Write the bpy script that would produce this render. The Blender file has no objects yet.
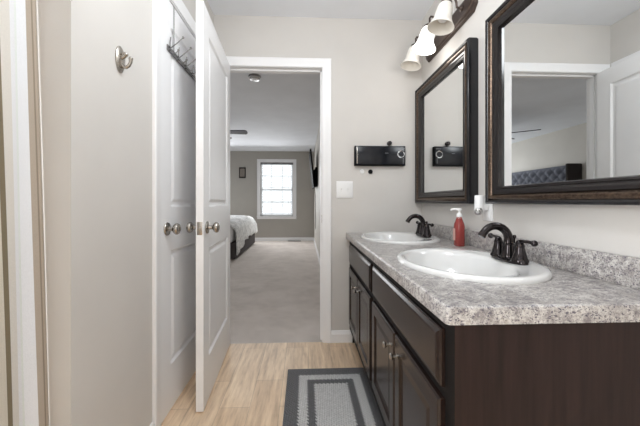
import bpy, bmesh, math, random
from mathutils import Vector, Matrix
random.seed(7)
PI = math.pi
SC = bpy.context.scene
COL = SC.collection

# ------------------------------------------------------------------ camera
cam_d = bpy.data.cameras.new('camera'); cam = bpy.data.objects.new('camera', cam_d); COL.objects.link(cam)
cam_d.sensor_width = 36.0; cam_d.lens = 36.0 * 296.0 / 640.0
cam_d.shift_x = (320 - 317.25) / 640.0
cam_d.shift_y = (202.2 - 213.0) / 640.0
cam_d.clip_start = 0.02
cam.location = (0, 0, 1.039); cam.rotation_euler = (PI / 2, 0, -0.0428)
SC.camera = cam

# ------------------------------------------------------------------ world, exposure, room lights and added fills
w = bpy.data.worlds.new('daylight'); SC.world = w; w.use_nodes = True
w.node_tree.nodes['Background'].inputs[0].default_value = (0.93, 0.97, 1.0, 1)
w.node_tree.nodes['Background'].inputs[1].default_value = 2.4
SC.view_settings.view_transform = 'Standard'; SC.view_settings.look = 'None'
SC.view_settings.exposure = 0.05; SC.view_settings.gamma = 1.0
try: SC.view_settings.use_curve_mapping = False
except Exception: pass
SC.cycles.use_denoising = True
SC.cycles.max_bounces = 12; SC.cycles.diffuse_bounces = 8; SC.cycles.glossy_bounces = 6
SC.cycles.sample_clamp_indirect = 6.0

def area(name, loc, rot, sx, sy, power, col=(1, 1, 1)):
    d = bpy.data.lights.new(name, 'AREA'); d.shape = 'RECTANGLE'; d.size = sx; d.size_y = sy
    d.energy = power; d.color = col
    o = bpy.data.objects.new(name, d); COL.objects.link(o); o.location = loc; o.rotation_euler = rot
    return o
# unseen fill lights added for brightness; window daylight of the bedroom
def point_light(name, loc, power, r, col):
    d = bpy.data.lights.new(name, 'POINT'); d.energy = power; d.shadow_soft_size = r; d.color = col
    o = bpy.data.objects.new(name, d); COL.objects.link(o); o.location = loc; return o
point_light('bathroom_point_fill', (0.05, 0.88, 2.10), 20, 0.16, (0.93, 0.973, 1.0))  # added point fill without a fixture, evens out the bathroom brightness
area('tub_side_fill', (-1.53, -0.45, 1.35), (0, -PI / 2, 0), 1.3, 0.9, 41, (0.93, 0.97, 1.0))  # unseen fill added from the left to brighten the right wall
area('bathroom_back_fill', (0.0, -1.35, 1.45), (PI / 2, 0, 0), 1.4, 1.3, 4, (0.93, 0.97, 1.0))  # added soft fill behind the viewer; the back wall is closed
area('bedroom_window_daylight', (-0.75, 7.70, 1.40), (-PI / 2 + 0.35, 0, 0), 0.8, 1.35, 16, (0.97, 0.985, 1.0))
area('bedroom_side_daylight', (-2.2, 7.70, 1.45), (-PI / 2 + 0.35, 0, 0), 0.9, 1.4, 29, (0.97, 0.985, 1.0))
area('bedroom_near_fill', (-1.9, 2.40, 1.5), (PI / 2 - 0.55, 0, 0), 1.2, 1.2, 5, (0.98, 0.99, 1.0))  # added fill lifting the near carpet; this wall has no window

# ------------------------------------------------------------------ materials
def lin(c):
    return tuple((v / 255 / 12.92) if v / 255 <= 0.04045 else ((v / 255 + 0.055) / 1.055) ** 2.4 for v in c) + (1.0,)

class Mat:
    def __init__(s, name, col=(200, 200, 200), rough=0.5, metal=0.0, **kw):
        s.m = bpy.data.materials.new(name); s.m.use_nodes = True
        s.nt = s.m.node_tree; s.b = s.nt.nodes['Principled BSDF']
        s.b.inputs['Base Color'].default_value = lin(col)
        s.b.inputs['Roughness'].default_value = rough; s.b.inputs['Metallic'].default_value = metal
        for k, v in kw.items(): s.b.inputs[k].default_value = v
    def node(s, t, **kw):
        n = s.nt.nodes.new(t)
        for k, v in kw.items():
            if k in n.inputs: n.inputs[k].default_value = v
            else: setattr(n, k, v)
        return n
    def link(s, a, b): s.nt.links.new(a, b)
    def coord(s, scale=(1, 1, 1), rot=(0, 0, 0)):
        tc = s.node('ShaderNodeTexCoord'); mp = s.node('ShaderNodeMapping')
        mp.inputs['Scale'].default_value = scale; mp.inputs['Rotation'].default_value = rot
        s.link(tc.outputs['Object'], mp.inputs['Vector']); return mp.outputs['Vector']
    def noise(s, vec, scale, detail=3, rough=0.5):
        n = s.node('ShaderNodeTexNoise'); n.inputs['Scale'].default_value = scale
        n.inputs['Detail'].default_value = detail; n.inputs['Roughness'].default_value = rough
        s.link(vec, n.inputs['Vector']); return n.outputs['Fac']
    def ramp(s, fac, stops, interp='LINEAR'):
        r = s.node('ShaderNodeValToRGB'); r.color_ramp.interpolation = interp
        e = r.color_ramp.elements
        while len(e) > 1: e.remove(e[-1])
        e[0].position = stops[0][0]; e[0].color = lin(stops[0][1])
        for p, c in stops[1:]:
            k = e.new(p); k.color = lin(c)
        s.link(fac, r.inputs['Fac']); return r.outputs['Color']
    def mix(s, fac, a, b, mode='MIX'):
        n = s.node('ShaderNodeMix'); n.data_type = 'RGBA'; n.blend_type = mode
        for sock, v in ((n.inputs[0], fac), (n.inputs[6], a), (n.inputs[7], b)):
            if hasattr(v, 'is_linked') or hasattr(v, 'links'): s.link(v, sock)
            else: sock.default_value = v if not isinstance(v, tuple) else lin(v)
        return n.outputs[2]
    def color(s, out): s.link(out, s.b.inputs['Base Color'])
    def bump(s, h, strength=0.2, dist=0.002):
        n = s.node('ShaderNodeBump'); n.inputs['Strength'].default_value = strength; n.inputs['Distance'].default_value = dist
        s.link(h, n.inputs['Height']); s.link(n.outputs['Normal'], s.b.inputs['Normal'])

def paint(name, c, rough=0.6, bump=0.12):
    m = Mat(name, c, rough); v = m.coord()
    n = m.noise(v, 3.0, 4); m.color(m.ramp(n, [(0.3, tuple(x * 0.985 for x in c)), (0.7, tuple(min(255, x * 1.01) for x in c))]))
    m.bump(m.noise(v, 160, 3), bump, 0.0015)
    return m.m
M_wall = paint('greige_wall_paint', (208, 204.6, 200.5))
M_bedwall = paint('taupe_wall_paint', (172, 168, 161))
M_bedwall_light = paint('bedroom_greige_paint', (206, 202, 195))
M_ceil = paint('white_ceiling_paint', (232, 235, 240), 0.8, 0.25)
M_trim = Mat('white_trim_gloss', (240, 240, 241), 0.35).m
M_door = paint('white_door_paint', (243, 243, 244), 0.36, 0.03)

def floor_mat():
    m = Mat('light_wood_look_tile', rough=0.42); v = m.coord(rot=(0, 0, PI / 2))
    br = m.node('ShaderNodeTexBrick'); m.link(v, br.inputs['Vector'])
    br.inputs['Scale'].default_value = 1.0; br.inputs['Brick Width'].default_value = 0.61; br.inputs['Row Height'].default_value = 0.152
    br.inputs['Mortar Size'].default_value = 0.0016; br.inputs['Mortar Smooth'].default_value = 0.3; br.inputs['Bias'].default_value = 0.0
    br.offset = 0.37
    br.inputs['Color1'].default_value = lin((204, 184, 158)); br.inputs['Color2'].default_value = lin((214, 197, 174)); br.inputs['Mortar'].default_value = lin((178, 160, 138))
    g = m.coord(scale=(22, 2.2, 1))
    gn = m.noise(g, 2.2, 6, 0.65)
    grain = m.ramp(gn, [(0.3, (180, 158, 132)), (0.48, (224, 210, 192)), (0.68, (250, 245, 238))])
    g2 = m.noise(m.coord(scale=(7, 1.3, 1)), 1.7, 5, 0.6)
    grain = m.mix(0.7, grain, m.ramp(g2, [(0.3, (196, 180, 160)), (0.55, (240, 234, 226)), (0.75, (255, 255, 255))]), 'MULTIPLY')
    c = m.mix(0.75, br.outputs['Color'], grain, 'MULTIPLY')
    hs = m.node('ShaderNodeHueSaturation'); hs.inputs['Value'].default_value = 1.62; hs.inputs['Saturation'].default_value = 0.88
    m.link(c, hs.inputs['Color']); m.color(hs.outputs['Color'])
    m.bump(br.outputs['Fac'], -0.25, 0.001)
    return m.m
M_floor = floor_mat()

def carpet_mat():
    m = Mat('greige_carpet', rough=0.95); v = m.coord()
    a = m.noise(v, 4.5, 5, 0.6); b = m.noise(v, 220, 3)
    c = m.ramp(a, [(0.3, (216, 206, 198)), (0.55, (232, 222, 214)), (0.75, (240, 231, 224))])
    d = m.ramp(b, [(0.3, (170, 170, 170)), (0.7, (255, 255, 255))])
    m.color(m.mix(0.6, c, d, 'MULTIPLY')); m.bump(b, 0.7, 0.006)
    return m.m
M_carpet = carpet_mat()

def granite_mat():
    m = Mat('speckled_grey_granite_laminate', rough=0.28); v = m.coord(); vs = m.coord(scale=(1.0, 1.25, 1.4))
    def vor(scale):
        n = m.node('ShaderNodeTexVoronoi'); n.inputs['Scale'].default_value = scale; m.link(warp, n.inputs['Vector']); return n
    nz = m.node('ShaderNodeTexNoise'); nz.inputs['Scale'].default_value = 60; m.link(vs, nz.inputs['Vector'])
    vm = m.node('ShaderNodeVectorMath', operation='SCALE'); m.link(nz.outputs['Color'], vm.inputs[0]); vm.inputs['Scale'].default_value = 0.02
    va = m.node('ShaderNodeVectorMath', operation='ADD'); m.link(vs, va.inputs[0]); m.link(vm.outputs[0], va.inputs[1]); warp = va.outputs[0]
    base = m.ramp(m.noise(v, 42, 6, 0.7), [(0.36, (116, 111, 112)), (0.46, (166, 161, 157)), (0.56, (208, 205, 200)), (0.68, (162, 155, 147))])
    blot = m.ramp(m.noise(v, 18, 5, 0.7), [(0.45, (0, 0, 0)), (0.62, (200, 200, 200))])
    c = m.mix(blot, base, (152, 146, 142))
    f1 = m.ramp(vor(125).outputs['Distance'], [(0.26, (255, 255, 255)), (0.42, (0, 0, 0))])
    sel = m.ramp(m.noise(v, 60, 4, 0.65), [(0.44, (0, 0, 0)), (0.50, (255, 255, 255))])
    c = m.mix(m.mix(1.0, f1, sel, 'MULTIPLY'), c, (88, 83, 95))
    f2 = m.ramp(vor(230).outputs['Distance'], [(0.22, (255, 255, 255)), (0.36, (0, 0, 0))])
    sel2 = m.ramp(m.noise(v, 85, 3, 0.6), [(0.43, (0, 0, 0)), (0.52, (255, 255, 255))])
    c = m.mix(m.mix(1.0, f2, sel2, 'MULTIPLY'), c, (62, 58, 66))
    sel4 = m.ramp(m.noise(v, 190, 4, 0.7), [(0.49, (0, 0, 0)), (0.57, (165, 165, 165))])
    c = m.mix(sel4, c, (112, 106, 114))
    sel3 = m.ramp(m.noise(v, 120, 2, 0.5), [(0.28, (190, 190, 190)), (0.36, (0, 0, 0))])
    c = m.mix(sel3, c, (222, 220, 218))
    m.color(c)
    return m.m
M_granite = granite_mat()

def espresso_mat(name, base, dark, rough):
    m = Mat(name, rough=rough); v = m.coord(scale=(14, 14, 0.9))
    g = m.noise(v, 4, 6, 0.6); m.color(m.ramp(g, [(0.3, dark), (0.7, base)])); m.b.inputs['Specular IOR Level'].default_value = 0.36 if rough < 0.4 else 0.22
    return m.m
M_esp = espresso_mat('espresso_wood_finish', (44, 32, 28), (32, 24, 21), 0.24)
M_espframe_shade = espresso_mat('espresso_frame_shade_tone', (19, 16, 16), (14, 12, 12), 0.6)  # espresso copy darkened to paint in the shade between doors and drawers
M_espend = espresso_mat('espresso_laminate_end', (50, 35, 32), (31, 22, 20), 0.5)
M_dark = Mat('dark_toe_kick', (24, 21, 20), 0.6).m
M_porc = Mat('white_porcelain', (218, 218, 217), 0.08, **{'Coat Weight': 0.5}).m
M_orb = Mat('oil_rubbed_bronze', (58, 54, 55), 0.12, 0.9).m
M_orb2 = Mat('bronze_fixture', (84, 72, 66), 0.32, 0.7).m
M_nickel = Mat('satin_nickel', (172, 166, 158), 0.25, 1.0).m
M_satin = Mat('silvery_cover', (205, 205, 205), 0.25, 0.7).m
M_rack = Mat('dull_steel', (150, 148, 147), 0.22, 1.0).m
M_chrome = Mat('polished_chrome', (215, 215, 215), 0.1, 1.0).m
M_black = Mat('black_gloss_plastic', (13, 16, 24), 0.22, **{'Specular IOR Level': 0.35}).m
M_blackm = Mat('black_matte_plastic', (15, 15, 17), 0.7, **{'Specular IOR Level': 0.2}).m
M_white = Mat('white_plastic', (238, 238, 238), 0.35).m
M_grey = Mat('grey_plastic', (120, 120, 122), 0.4).m
M_mirror = Mat('mirror_silver', (238, 240, 240), 0.0, 1.0).m
M_frameblk = Mat('black_frame_lacquer', (22, 21, 24), 0.22).m
def bronze_frame():
    m = Mat('rubbed_bronze_frame', rough=0.2, metal=0.85); v = m.coord()
    m.color(m.ramp(m.noise(v, 90, 5, 0.7), [(0.35, (66, 54, 47)), (0.6, (108, 91, 78)), (0.8, (148, 128, 110))])); return m.m
M_framebr = bronze_frame()
M_framedk = Mat('dark_bronze_frame', (28, 24, 24), 0.2, 0.0).m

def frosted(name, c, emit):
    m = Mat(name, c, 0.45)
    m.b.inputs['Transmission Weight'].default_value = 0.0
    m.b.inputs['Subsurface Weight'].default_value = 0.0
    if emit: m.b.inputs['Emission Color'].default_value = (1.0, 0.98, 0.95, 1); m.b.inputs['Emission Strength'].default_value = emit
    return m.m
M_shade = frosted('frosted_white_shade', (236, 232, 224), 0)
M_shade_lit = frosted('lit_frosted_shade', (255, 253, 250), 2.2)

def rug_mat():
    m = Mat('braided_grey_rug', rough=0.95); tc = m.node('ShaderNodeTexCoord'); sp = m.node('ShaderNodeSeparateXYZ'); m.link(tc.outputs['Object'], sp.inputs[0])
    def mth(op, a, b=None):
        n = m.node('ShaderNodeMath', operation=op)
        for i, q in enumerate((a, b)):
            if q is None: continue
            if isinstance(q, (int, float)): n.inputs[i].default_value = q
            else: m.link(q, n.inputs[i])
        return n.outputs[0]
    ax = mth('SUBTRACT', 0.25, mth('ABSOLUTE', sp.outputs['X'])); ay = mth('SUBTRACT', 0.40, mth('ABSOLUTE', sp.outputs['Y']))
    d = mth('MINIMUM', ax, ay)
    wv = mth('MULTIPLY', mth('SINE', mth('MULTIPLY', mth('ADD', sp.outputs['X'], sp.outputs['Y']), 285.0)), 0.005)
    d = mth('ADD', d, wv)
    c = m.ramp(d, [(0.0, (114, 114, 116)), (0.068, (222, 222, 221)), (0.114, (112, 112, 114)), (0.155, (220, 220, 219))], 'CONSTANT')
    v = m.coord(); b = m.node('ShaderNodeTexWave', wave_type='BANDS', bands_direction='DIAGONAL'); b.inputs['Scale'].default_value = 38; b.inputs['Distortion'].default_value = 6; b.inputs['Detail'].default_value = 2
    m.link(v, b.inputs['Vector'])
    n2 = m.noise(v, 130, 3)
    c = m.mix(0.5, c, m.ramp(n2, [(0.3, (180, 180, 180)), (0.7, (255, 255, 255))]), 'MULTIPLY')
    wx = mth('SINE', mth('MULTIPLY', mth('ADD', sp.outputs['X'], mth('MULTIPLY', sp.outputs['Y'], 0.5)), 420.0)); wy = mth('SINE', mth('MULTIPLY', mth('SUBTRACT', sp.outputs['Y'], mth('MULTIPLY', sp.outputs['X'], 0.5)), 260.0))
    pw = mth('ADD', mth('MULTIPLY', mth('MULTIPLY', wx, wy), 0.5), 0.5)
    c = m.mix(0.5, c, m.ramp(pw, [(0.2, (190, 190, 190)), (0.7, (255, 255, 255))]), 'MULTIPLY')
    m.color(c); m.bump(b.outputs['Fac'], 0.6, 0.004)
    return m.m
M_rug = rug_mat()

def curtain_mat():
    m = Mat('striped_linen_curtain', rough=0.9); tc = m.node('ShaderNodeTexCoord'); sp = m.node('ShaderNodeSeparateXYZ'); m.link(tc.outputs['UV'], sp.inputs[0])
    # U runs along the cloth, repeat every 1.0 = 0.34 m
    fr = m.node('ShaderNodeMath', operation='FRACT'); m.link(sp.outputs['X'], fr.inputs[0])
    tp = (178, 166, 152); ol = (128, 117, 95); wt = (234, 236, 240); cr = (214, 207, 194); lt = (206, 200, 191)
    c = m.ramp(fr.outputs[0], [(0.0, (232, 229, 222)), (0.008, tp), (0.070, (146, 133, 119)), (0.088, tp), (0.155, wt), (0.29, (224, 229, 226)), (0.32, (228, 229, 232)), (0.37, (218, 214, 207)),
                               (0.465, ol), (0.53, cr), (0.76, ol), (0.80, lt), (0.88, wt)], 'CONSTANT')
    v = m.coord(scale=(1, 1, 1)); w1 = m.noise(m.coord(scale=(40, 600, 600)), 1.0, 2); 
    m.color(m.mix(0.25, c, m.ramp(w1, [(0.3, (180, 180, 180)), (0.7, (255, 255, 255))]), 'MULTIPLY'))
    m.bump(w1, 0.15, 0.001)
    return m.m
M_curtain = curtain_mat()
def cloth(name, c, scale=60, b=0.4):
    m = Mat(name, c, 0.9); v = m.coord(); n = m.noise(v, scale, 4)
    m.color(m.ramp(n, [(0.3, tuple(x * 0.88 for x in c)), (0.7, c)])); m.bump(n, b, 0.004); return m.m
def duvet_mat():
    m = Mat('white_patterned_duvet', rough=0.9); v = m.coord(); n = m.noise(v, 9, 4, 0.6)
    m.color(m.ramp(n, [(0.42, (232, 232, 230)), (0.52, (196, 197, 196)), (0.6, (236, 236, 234))])); m.bump(m.noise(v, 6, 4), 0.5, 0.03); return m.m
M_duvet = duvet_mat()
M_bedbase = cloth('dark_grey_upholstery', (74, 68, 68))
M_head = cloth('slate_blue_upholstery', (112, 115, 126), 120, 0.2)
M_headside = cloth('dark_brown_upholstery', (52, 46, 45))
M_soap = Mat('red_soap', (158, 66, 62), 0.2, **{'Transmission Weight': 0.2}).m
M_soaplabel = Mat('pale_soap_label', (214, 168, 156), 0.5).m
M_clear = Mat('clear_plastic', (235, 170, 165), 0.12, **{'Transmission Weight': 0.7}).m
def blind_mat():
    m = Mat('white_blind_slat', (246, 246, 246), 0.5)
    t = m.node('ShaderNodeBsdfTranslucent'); t.inputs['Color'].default_value = (0.95, 0.96, 0.97, 1)
    mx = m.node('ShaderNodeMixShader'); mx.inputs[0].default_value = 0.55
    m.link(m.b.outputs[0], mx.inputs[1]); m.link(t.outputs[0], mx.inputs[2])
    m.link(mx.outputs[0], m.nt.nodes['Material Output'].inputs['Surface']); return m.m
M_blind = blind_mat()
M_glass = Mat('window_glass', (250, 252, 252), 0.0, **{'Transmission Weight': 1.0, 'IOR': 1.02}).m
M_fan = Mat('dark_fan_blade', (66, 62, 70), 0.4).m
M_art = Mat('muted_picture_print', (120, 112, 104), 0.6).m

# ------------------------------------------------------------------ mesh helpers
class G:
    def __init__(s): s.bm = bmesh.new(); s.uv = None
    def quad(s, pts):
        return s.bm.faces.new([s.bm.verts.new(p) for p in pts])
    def box(s, x0, x1, y0, y1, z0, z1, bev=0.0, seg=2):
        t = bmesh.new(); bmesh.ops.create_cube(t, size=1.0)
        for v in t.verts: v.co = Vector(((x0 + x1) / 2 + v.co.x * (x1 - x0), (y0 + y1) / 2 + v.co.y * (y1 - y0), (z0 + z1) / 2 + v.co.z * (z1 - z0)))
        if bev > 0: bmesh.ops.bevel(t, geom=list(t.edges), offset=bev, segments=seg, profile=0.5, affect='EDGES', clamp_overlap=True)
        s._merge(t); return s
    def _merge(s, t, mat=None):
        if mat is not None: bmesh.ops.transform(t, matrix=mat, verts=t.verts)
        me = bpy.data.meshes.new('tmp'); t.to_mesh(me); t.free(); s.bm.from_mesh(me); bpy.data.meshes.remove(me)
    def lathe(s, prof, loc=(0, 0, 0), axis=(0, 0, 1), seg=32, sx=1, sy=1, caps=True):
        """prof: list of (r, h) along the axis."""
        t = bmesh.new(); rings = []
        for r, h in prof:
            if r < 1e-6: rings.append([t.verts.new((0, 0, h))])
            else: rings.append([t.verts.new((r * sx * math.cos(2 * PI * i / seg), r * sy * math.sin(2 * PI * i / seg), h)) for i in range(seg)])
        for a, b in zip(rings, rings[1:]):
            for i in range(seg):
                j = (i + 1) % seg
                if len(a) == 1 and len(b) == 1: continue
                if len(a) == 1: t.faces.new((a[0], b[i], b[j]))
                elif len(b) == 1: t.faces.new((a[i], a[j], b[0]))
                else: t.faces.new((a[i], a[j], b[j], b[i]))
        if caps:
            if len(rings[0]) > 1: t.faces.new(list(reversed(rings[0])))
            if len(rings[-1]) > 1: t.faces.new(rings[-1])
        q = Vector((0, 0, 1)).rotation_difference(Vector(axis).normalized()).to_matrix().to_4x4()
        s._merge(t, Matrix.Translation(loc) @ q); return s
    def tube(s, pts, rad, seg=12, flat=1.0):
        """smooth tube along points; rad a number or a list."""
        P = [Vector(p) for p in pts]
        R = rad if isinstance(rad, (list, tuple)) else [rad] * len(P)
        t = bmesh.new(); rings = []; up = None
        for i, p in enumerate(P):
            d = (P[min(i + 1, len(P) - 1)] - P[max(i - 1, 0)]).normalized()
            if up is None: up = Vector((0, 0, 1)) if abs(d.z) < 0.9 else Vector((0, 1, 0))
            u = d.cross(up).normalized(); v = u.cross(d).normalized(); up = v
            rings.append([t.verts.new(p + u * R[i] * math.cos(2 * PI * k / seg) + v * R[i] * flat * math.sin(2 * PI * k / seg)) for k in range(seg)])
        for a, b in zip(rings, rings[1:]):
            for k in range(seg): t.faces.new((a[k], a[(k + 1) % seg], b[(k + 1) % seg], b[k]))
        t.faces.new(list(reversed(rings[0]))); t.faces.new(rings[-1])
        s._merge(t); return s
    def sphere(s, c, r, sx=1, sy=1, sz=1, u=20, v=12):
        t = bmesh.new(); bmesh.ops.create_uvsphere(t, u_segments=u, v_segments=v, radius=r)
        s._merge(t, Matrix.Translation(c) @ Matrix.Diagonal((sx, sy, sz, 1))); return s
    def prism(s, poly, axis, a, b, bev=0.0):
        """extrude polygon (list of 2-d points in the other two axes) along axis 'x','y','z' from a to b."""
        t = bmesh.new()
        def mk(p, h):
            return {'x': (h, p[0], p[1]), 'y': (p[0], h, p[1]), 'z': (p[0], p[1], h)}[axis]
        A = [t.verts.new(mk(p, a)) for p in poly]; B = [t.verts.new(mk(p, b)) for p in poly]
        n = len(poly); t.faces.new(A); t.faces.new(list(reversed(B)))
        for i in range(n): t.faces.new((A[i], B[i], B[(i + 1) % n], A[(i + 1) % n]))
        bmesh.ops.recalc_face_normals(t, faces=t.faces)
        if bev: bmesh.ops.bevel(t, geom=list(t.edges), offset=bev, segments=2, profile=0.5, affect='EDGES', clamp_overlap=True)
        s._merge(t); return s
    def grid(s, fn, nu, nv, closed_u=False):
        V = [[s.bm.verts.new(fn(i / nu, j / nv)) for j in range(nv + 1)] for i in range(nu + (0 if closed_u else 1))]
        L = len(V)
        for i in range(nu):
            for j in range(nv): s.bm.faces.new((V[i][j], V[(i + 1) % L][j], V[(i + 1) % L][j + 1], V[i][j + 1]))
        return s
    def rings(s, rs, close_first=False, close_last=True):
        """loft between rings of equal point counts."""
        V = [[s.bm.verts.new(p) for p in r] for r in rs]
        n = len(V[0])
        for a, b in zip(V, V[1:]):
            for k in range(n): s.bm.faces.new((a[k], a[(k + 1) % n], b[(k + 1) % n], b[k]))
        if close_first: s.bm.faces.new(list(reversed(V[0])))
        if close_last: s.bm.faces.new(V[-1])
        return s

ORIGIN = {}
def wloc(o):
    return ORIGIN.get(o.name, Vector((0, 0, 0))) if o else Vector((0, 0, 0))
def put(o, label, cat, group=None):
    o['label'] = label; o['category'] = cat
    if group: o['group'] = group
    return o
def thing(name, label, cat, loc=(0, 0, 0), group=None):
    o = bpy.data.objects.new(name, None); COL.objects.link(o); o.location = loc; o.empty_display_size = 0.05
    ORIGIN[o.name] = Vector(loc); return put(o, label, cat, group)
def obj(name, g, mat, parent=None, smooth=True, angle=35, label=None, origin=None, mats=None):
    """link a mesh given in world coordinates as one object (origin at the parent's, or at `origin`)."""
    off = wloc(parent) if parent else Vector(origin if origin else (0, 0, 0))
    if parent is None and origin is None and len(g.bm.verts):
        xs = [v.co for v in g.bm.verts]
        off = Vector(((min(c.x for c in xs) + max(c.x for c in xs)) / 2, (min(c.y for c in xs) + max(c.y for c in xs)) / 2, min(c.z for c in xs)))
    bmesh.ops.recalc_face_normals(g.bm, faces=g.bm.faces)
    for v in g.bm.verts: v.co -= off
    me = bpy.data.meshes.new(name); g.bm.to_mesh(me); g.bm.free()
    for mm in (mats or [mat]): me.materials.append(mm)
    if smooth:
        for p in me.polygons: p.use_smooth = True
        try: me.set_sharp_from_angle(angle=math.radians(angle))
        except Exception: pass
    o = bpy.data.objects.new(name, me); COL.objects.link(o)
    if parent: o.parent = parent; ORIGIN[o.name] = off
    else: o.location = off; ORIGIN[o.name] = off
    if label: o['label'] = label
    return o
def struct(name, g, mat, label, cat, parent=None, **kw):
    o = obj(name, g, mat, parent, smooth=kw.pop('smooth', False), **kw)
    o['kind'] = 'structure'; put(o, label, cat); return o
def copy_tree(o, parent=None):
    c = o.copy(); COL.objects.link(c)
    if parent: c.parent = parent
    for ch in list(o.children): copy_tree(ch, c)
    return c
def arc(c, r, a0, a1, n, plane='xz', y=0):
    out = []
    for i in range(n + 1):
        a = a0 + (a1 - a0) * i / n
        out.append((c[0] + r * math.cos(a), y, c[1] + r * math.sin(a)))
    return out

# ------------------------------------------------------------------ dimensions
B, W, C, D = 2.192, 0.883, 2.407, 8.01     # door wall, right wall, ceiling, bedroom far wall
XL = -0.66                                 # left wall face
AY = 0.866                                 # alcove end wall
TH = 0.11
XR2, XL2, YB2 = 0.259, -3.13, B + TH       # bedroom right wall, headboard wall, near wall
BACK = -1.5
OX0, OX1, OZ = -0.575, 0.129, 2.034        # doorway opening

# ------------------------------------------------------------------ room shell
g = G(); g.box(-1.55, W + TH, BACK - TH, B + 0.006, -0.10, 0.0); struct('floor', g, M_floor, 'light wood-look tile floor of the bathroom', 'floor')
g = G(); g.box(XL2 - TH, XR2 + TH, B + 0.006, D + TH, -0.10, 0.0); struct('floor_bedroom', g, M_carpet, 'greige carpeted floor of the bedroom beyond the doorway', 'carpet')
g = G(); g.box(-1.55, W + TH, BACK - TH, B + 0.05, C, C + 0.1); struct('ceiling', g, M_ceil, 'white bathroom ceiling', 'ceiling')
g = G(); g.box(XL2 - TH, XR2 + TH, B + 0.05, D + TH, C, C + 0.1); struct('ceiling_bedroom', g, M_ceil, 'white textured bedroom ceiling seen through the doorway', 'ceiling')
g = G(); g.box(W, W + TH, BACK, B + TH, 0, C); struct('wall_right', g, M_wall, 'greige wall behind the two framed mirrors', 'wall')
g = G(); g.box(-1.55, W, BACK - TH, BACK, 0, C); struct('wall_back', g, M_wall, 'greige wall behind the viewer', 'wall')
# door wall: left pier, right pier, header
g = G(); g.box(XL2 - TH, OX0 - 0.02, B, B + TH, 0, C); g.box(OX1 + 0.02, W, B, B + TH, 0, C); g.box(OX0 - 0.02, OX1 + 0.02, B, B + TH, OZ + 0.02, C)
struct('wall_doorway', g, M_wall, 'greige wall holding the open doorway to the bedroom', 'wall')
# left wall with closed door opening
DY0, DY1, DZ = 1.392, 2.098, 2.035
g = G(); g.box(XL - TH, XL, AY, DY0 - 0.02, 0, C); g.box(XL - TH, XL, DY1 + 0.02, B, 0, C); g.box(XL - TH, XL, DY0 - 0.02, DY1 + 0.02, DZ + 0.02, C)
struct('wall_left', g, M_wall, 'greige left wall with the closed white door and a robe hook', 'wall')
g = G(); g.box(-1.55, XL - TH, AY, AY + TH, 0, C); struct('wall_alcove_end', g, M_wall, 'narrow greige wall beside the striped shower curtain', 'wall')
g = G(); g.box(-1.55 - TH, -1.55, BACK, AY + TH, 0, C); struct('wall_alcove_side', g, M_wall, 'greige wall at the far side of the tub alcove', 'wall')
# bedroom walls
WX0, WX1, WZ0, WZ1 = -1.185, -0.305, 0.66, 2.11
g = G(); g.box(XL2, WX0, D, D + TH, 0, C); g.box(WX1, XR2 + TH, D, D + TH, 0, C); g.box(WX0, WX1, D, D + TH, 0, WZ0); g.box(WX0, WX1, D, D + TH, WZ1, C)
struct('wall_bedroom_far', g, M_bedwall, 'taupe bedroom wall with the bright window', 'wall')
g = G(); g.box(XR2, XR2 + TH, YB2, D, 0, C); struct('wall_bedroom_right', g, M_bedwall_light, 'bedroom side wall carrying the wall-mounted television', 'wall')
g = G(); g.box(XL2 - TH, XL2, YB2, D + TH, 0, C); struct('wall_bedroom_left', g, M_bedwall_light, 'bedroom wall behind the tufted headboard, seen in the mirror', 'wall')

# baseboards
def base_prof(): return [(0, 0), (0.014, 0), (0.014, 0.062), (0.009, 0.076), (0.006, 0.086), (0, 0.088)]
g = G(); g.prism([(B - d, z) for d, z in base_prof()], 'x', 0.192, 0.400)
struct('baseboard_doorway', g, M_trim, 'white baseboard between the doorway casing and the vanity', 'baseboard')
g = G(); g.prism([(XL + d, z) for d, z in base_prof()], 'y', AY, 1.31)
struct('baseboard_left', g, M_trim, 'white baseboard along the left wall before the closed door', 'baseboard')
g = G(); g.prism([(D - d, z) for d, z in base_prof()], 'x', XL2, XR2 - 0.014)
struct('baseboard_bedroom_far', g, M_trim, 'white baseboard under the bedroom window', 'baseboard')
g = G(); g.prism([(XR2 - d, z) for d, z in base_prof()], 'y', YB2, D)
struct('baseboard_bedroom_right', g, M_trim, 'white baseboard under the bedroom television', 'baseboard')

# casings: profile (offset from inner edge outward, thickness)
def casing_prof(w): return [(0, 0), (0, 0.008), (0.010, 0.010), (0.022, 0.0095), (0.036, 0.013), (0.050, 0.016), (w - 0.004, 0.017), (w, 0.013), (w, 0)]
def casing(g, place, a0, a1, top, w=0.065):
    """U-shaped mitred casing; place(a, h, t) -> world point (a along the wall, h height, t out from the wall)."""
    pr = casing_prof(w)
    path = [lambda o: (a0 - o, 0.0), lambda o: (a0 - o, top + o), lambda o: (a1 + o, top + o), lambda o: (a1 + o, 0.0)]
    rs = []
    for f in path:
        rs.append([place(*f(o), t) for o, t in pr])
    g.rings(rs, close_first=True)
g = G(); casing(g, lambda a, h, t: (a, B - t, h), OX0 - 0.005, OX1 + 0.005, OZ + 0.003, 0.063)
struct('trim_1', g, M_trim, 'white casing around the open doorway', 'door casing', smooth=True, angle=25)
g = G()
g.box(OX0 - 0.02, OX0, B, B + TH, 0, OZ, 0.001); g.box(OX1, OX1 + 0.02, B, B + TH, 0, OZ, 0.001); g.box(OX0 - 0.02, OX1 + 0.02, B, B + TH, OZ, OZ + 0.02, 0.001)
g.box(OX0, OX0 + 0.011, B + 0.04, B + 0.075, 0, OZ); g.box(OX1 - 0.011, OX1, B + 0.04, B + 0.075, 0, OZ); g.box(OX0, OX1, B + 0.04, B + 0.075, OZ - 0.011, OZ)
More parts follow.
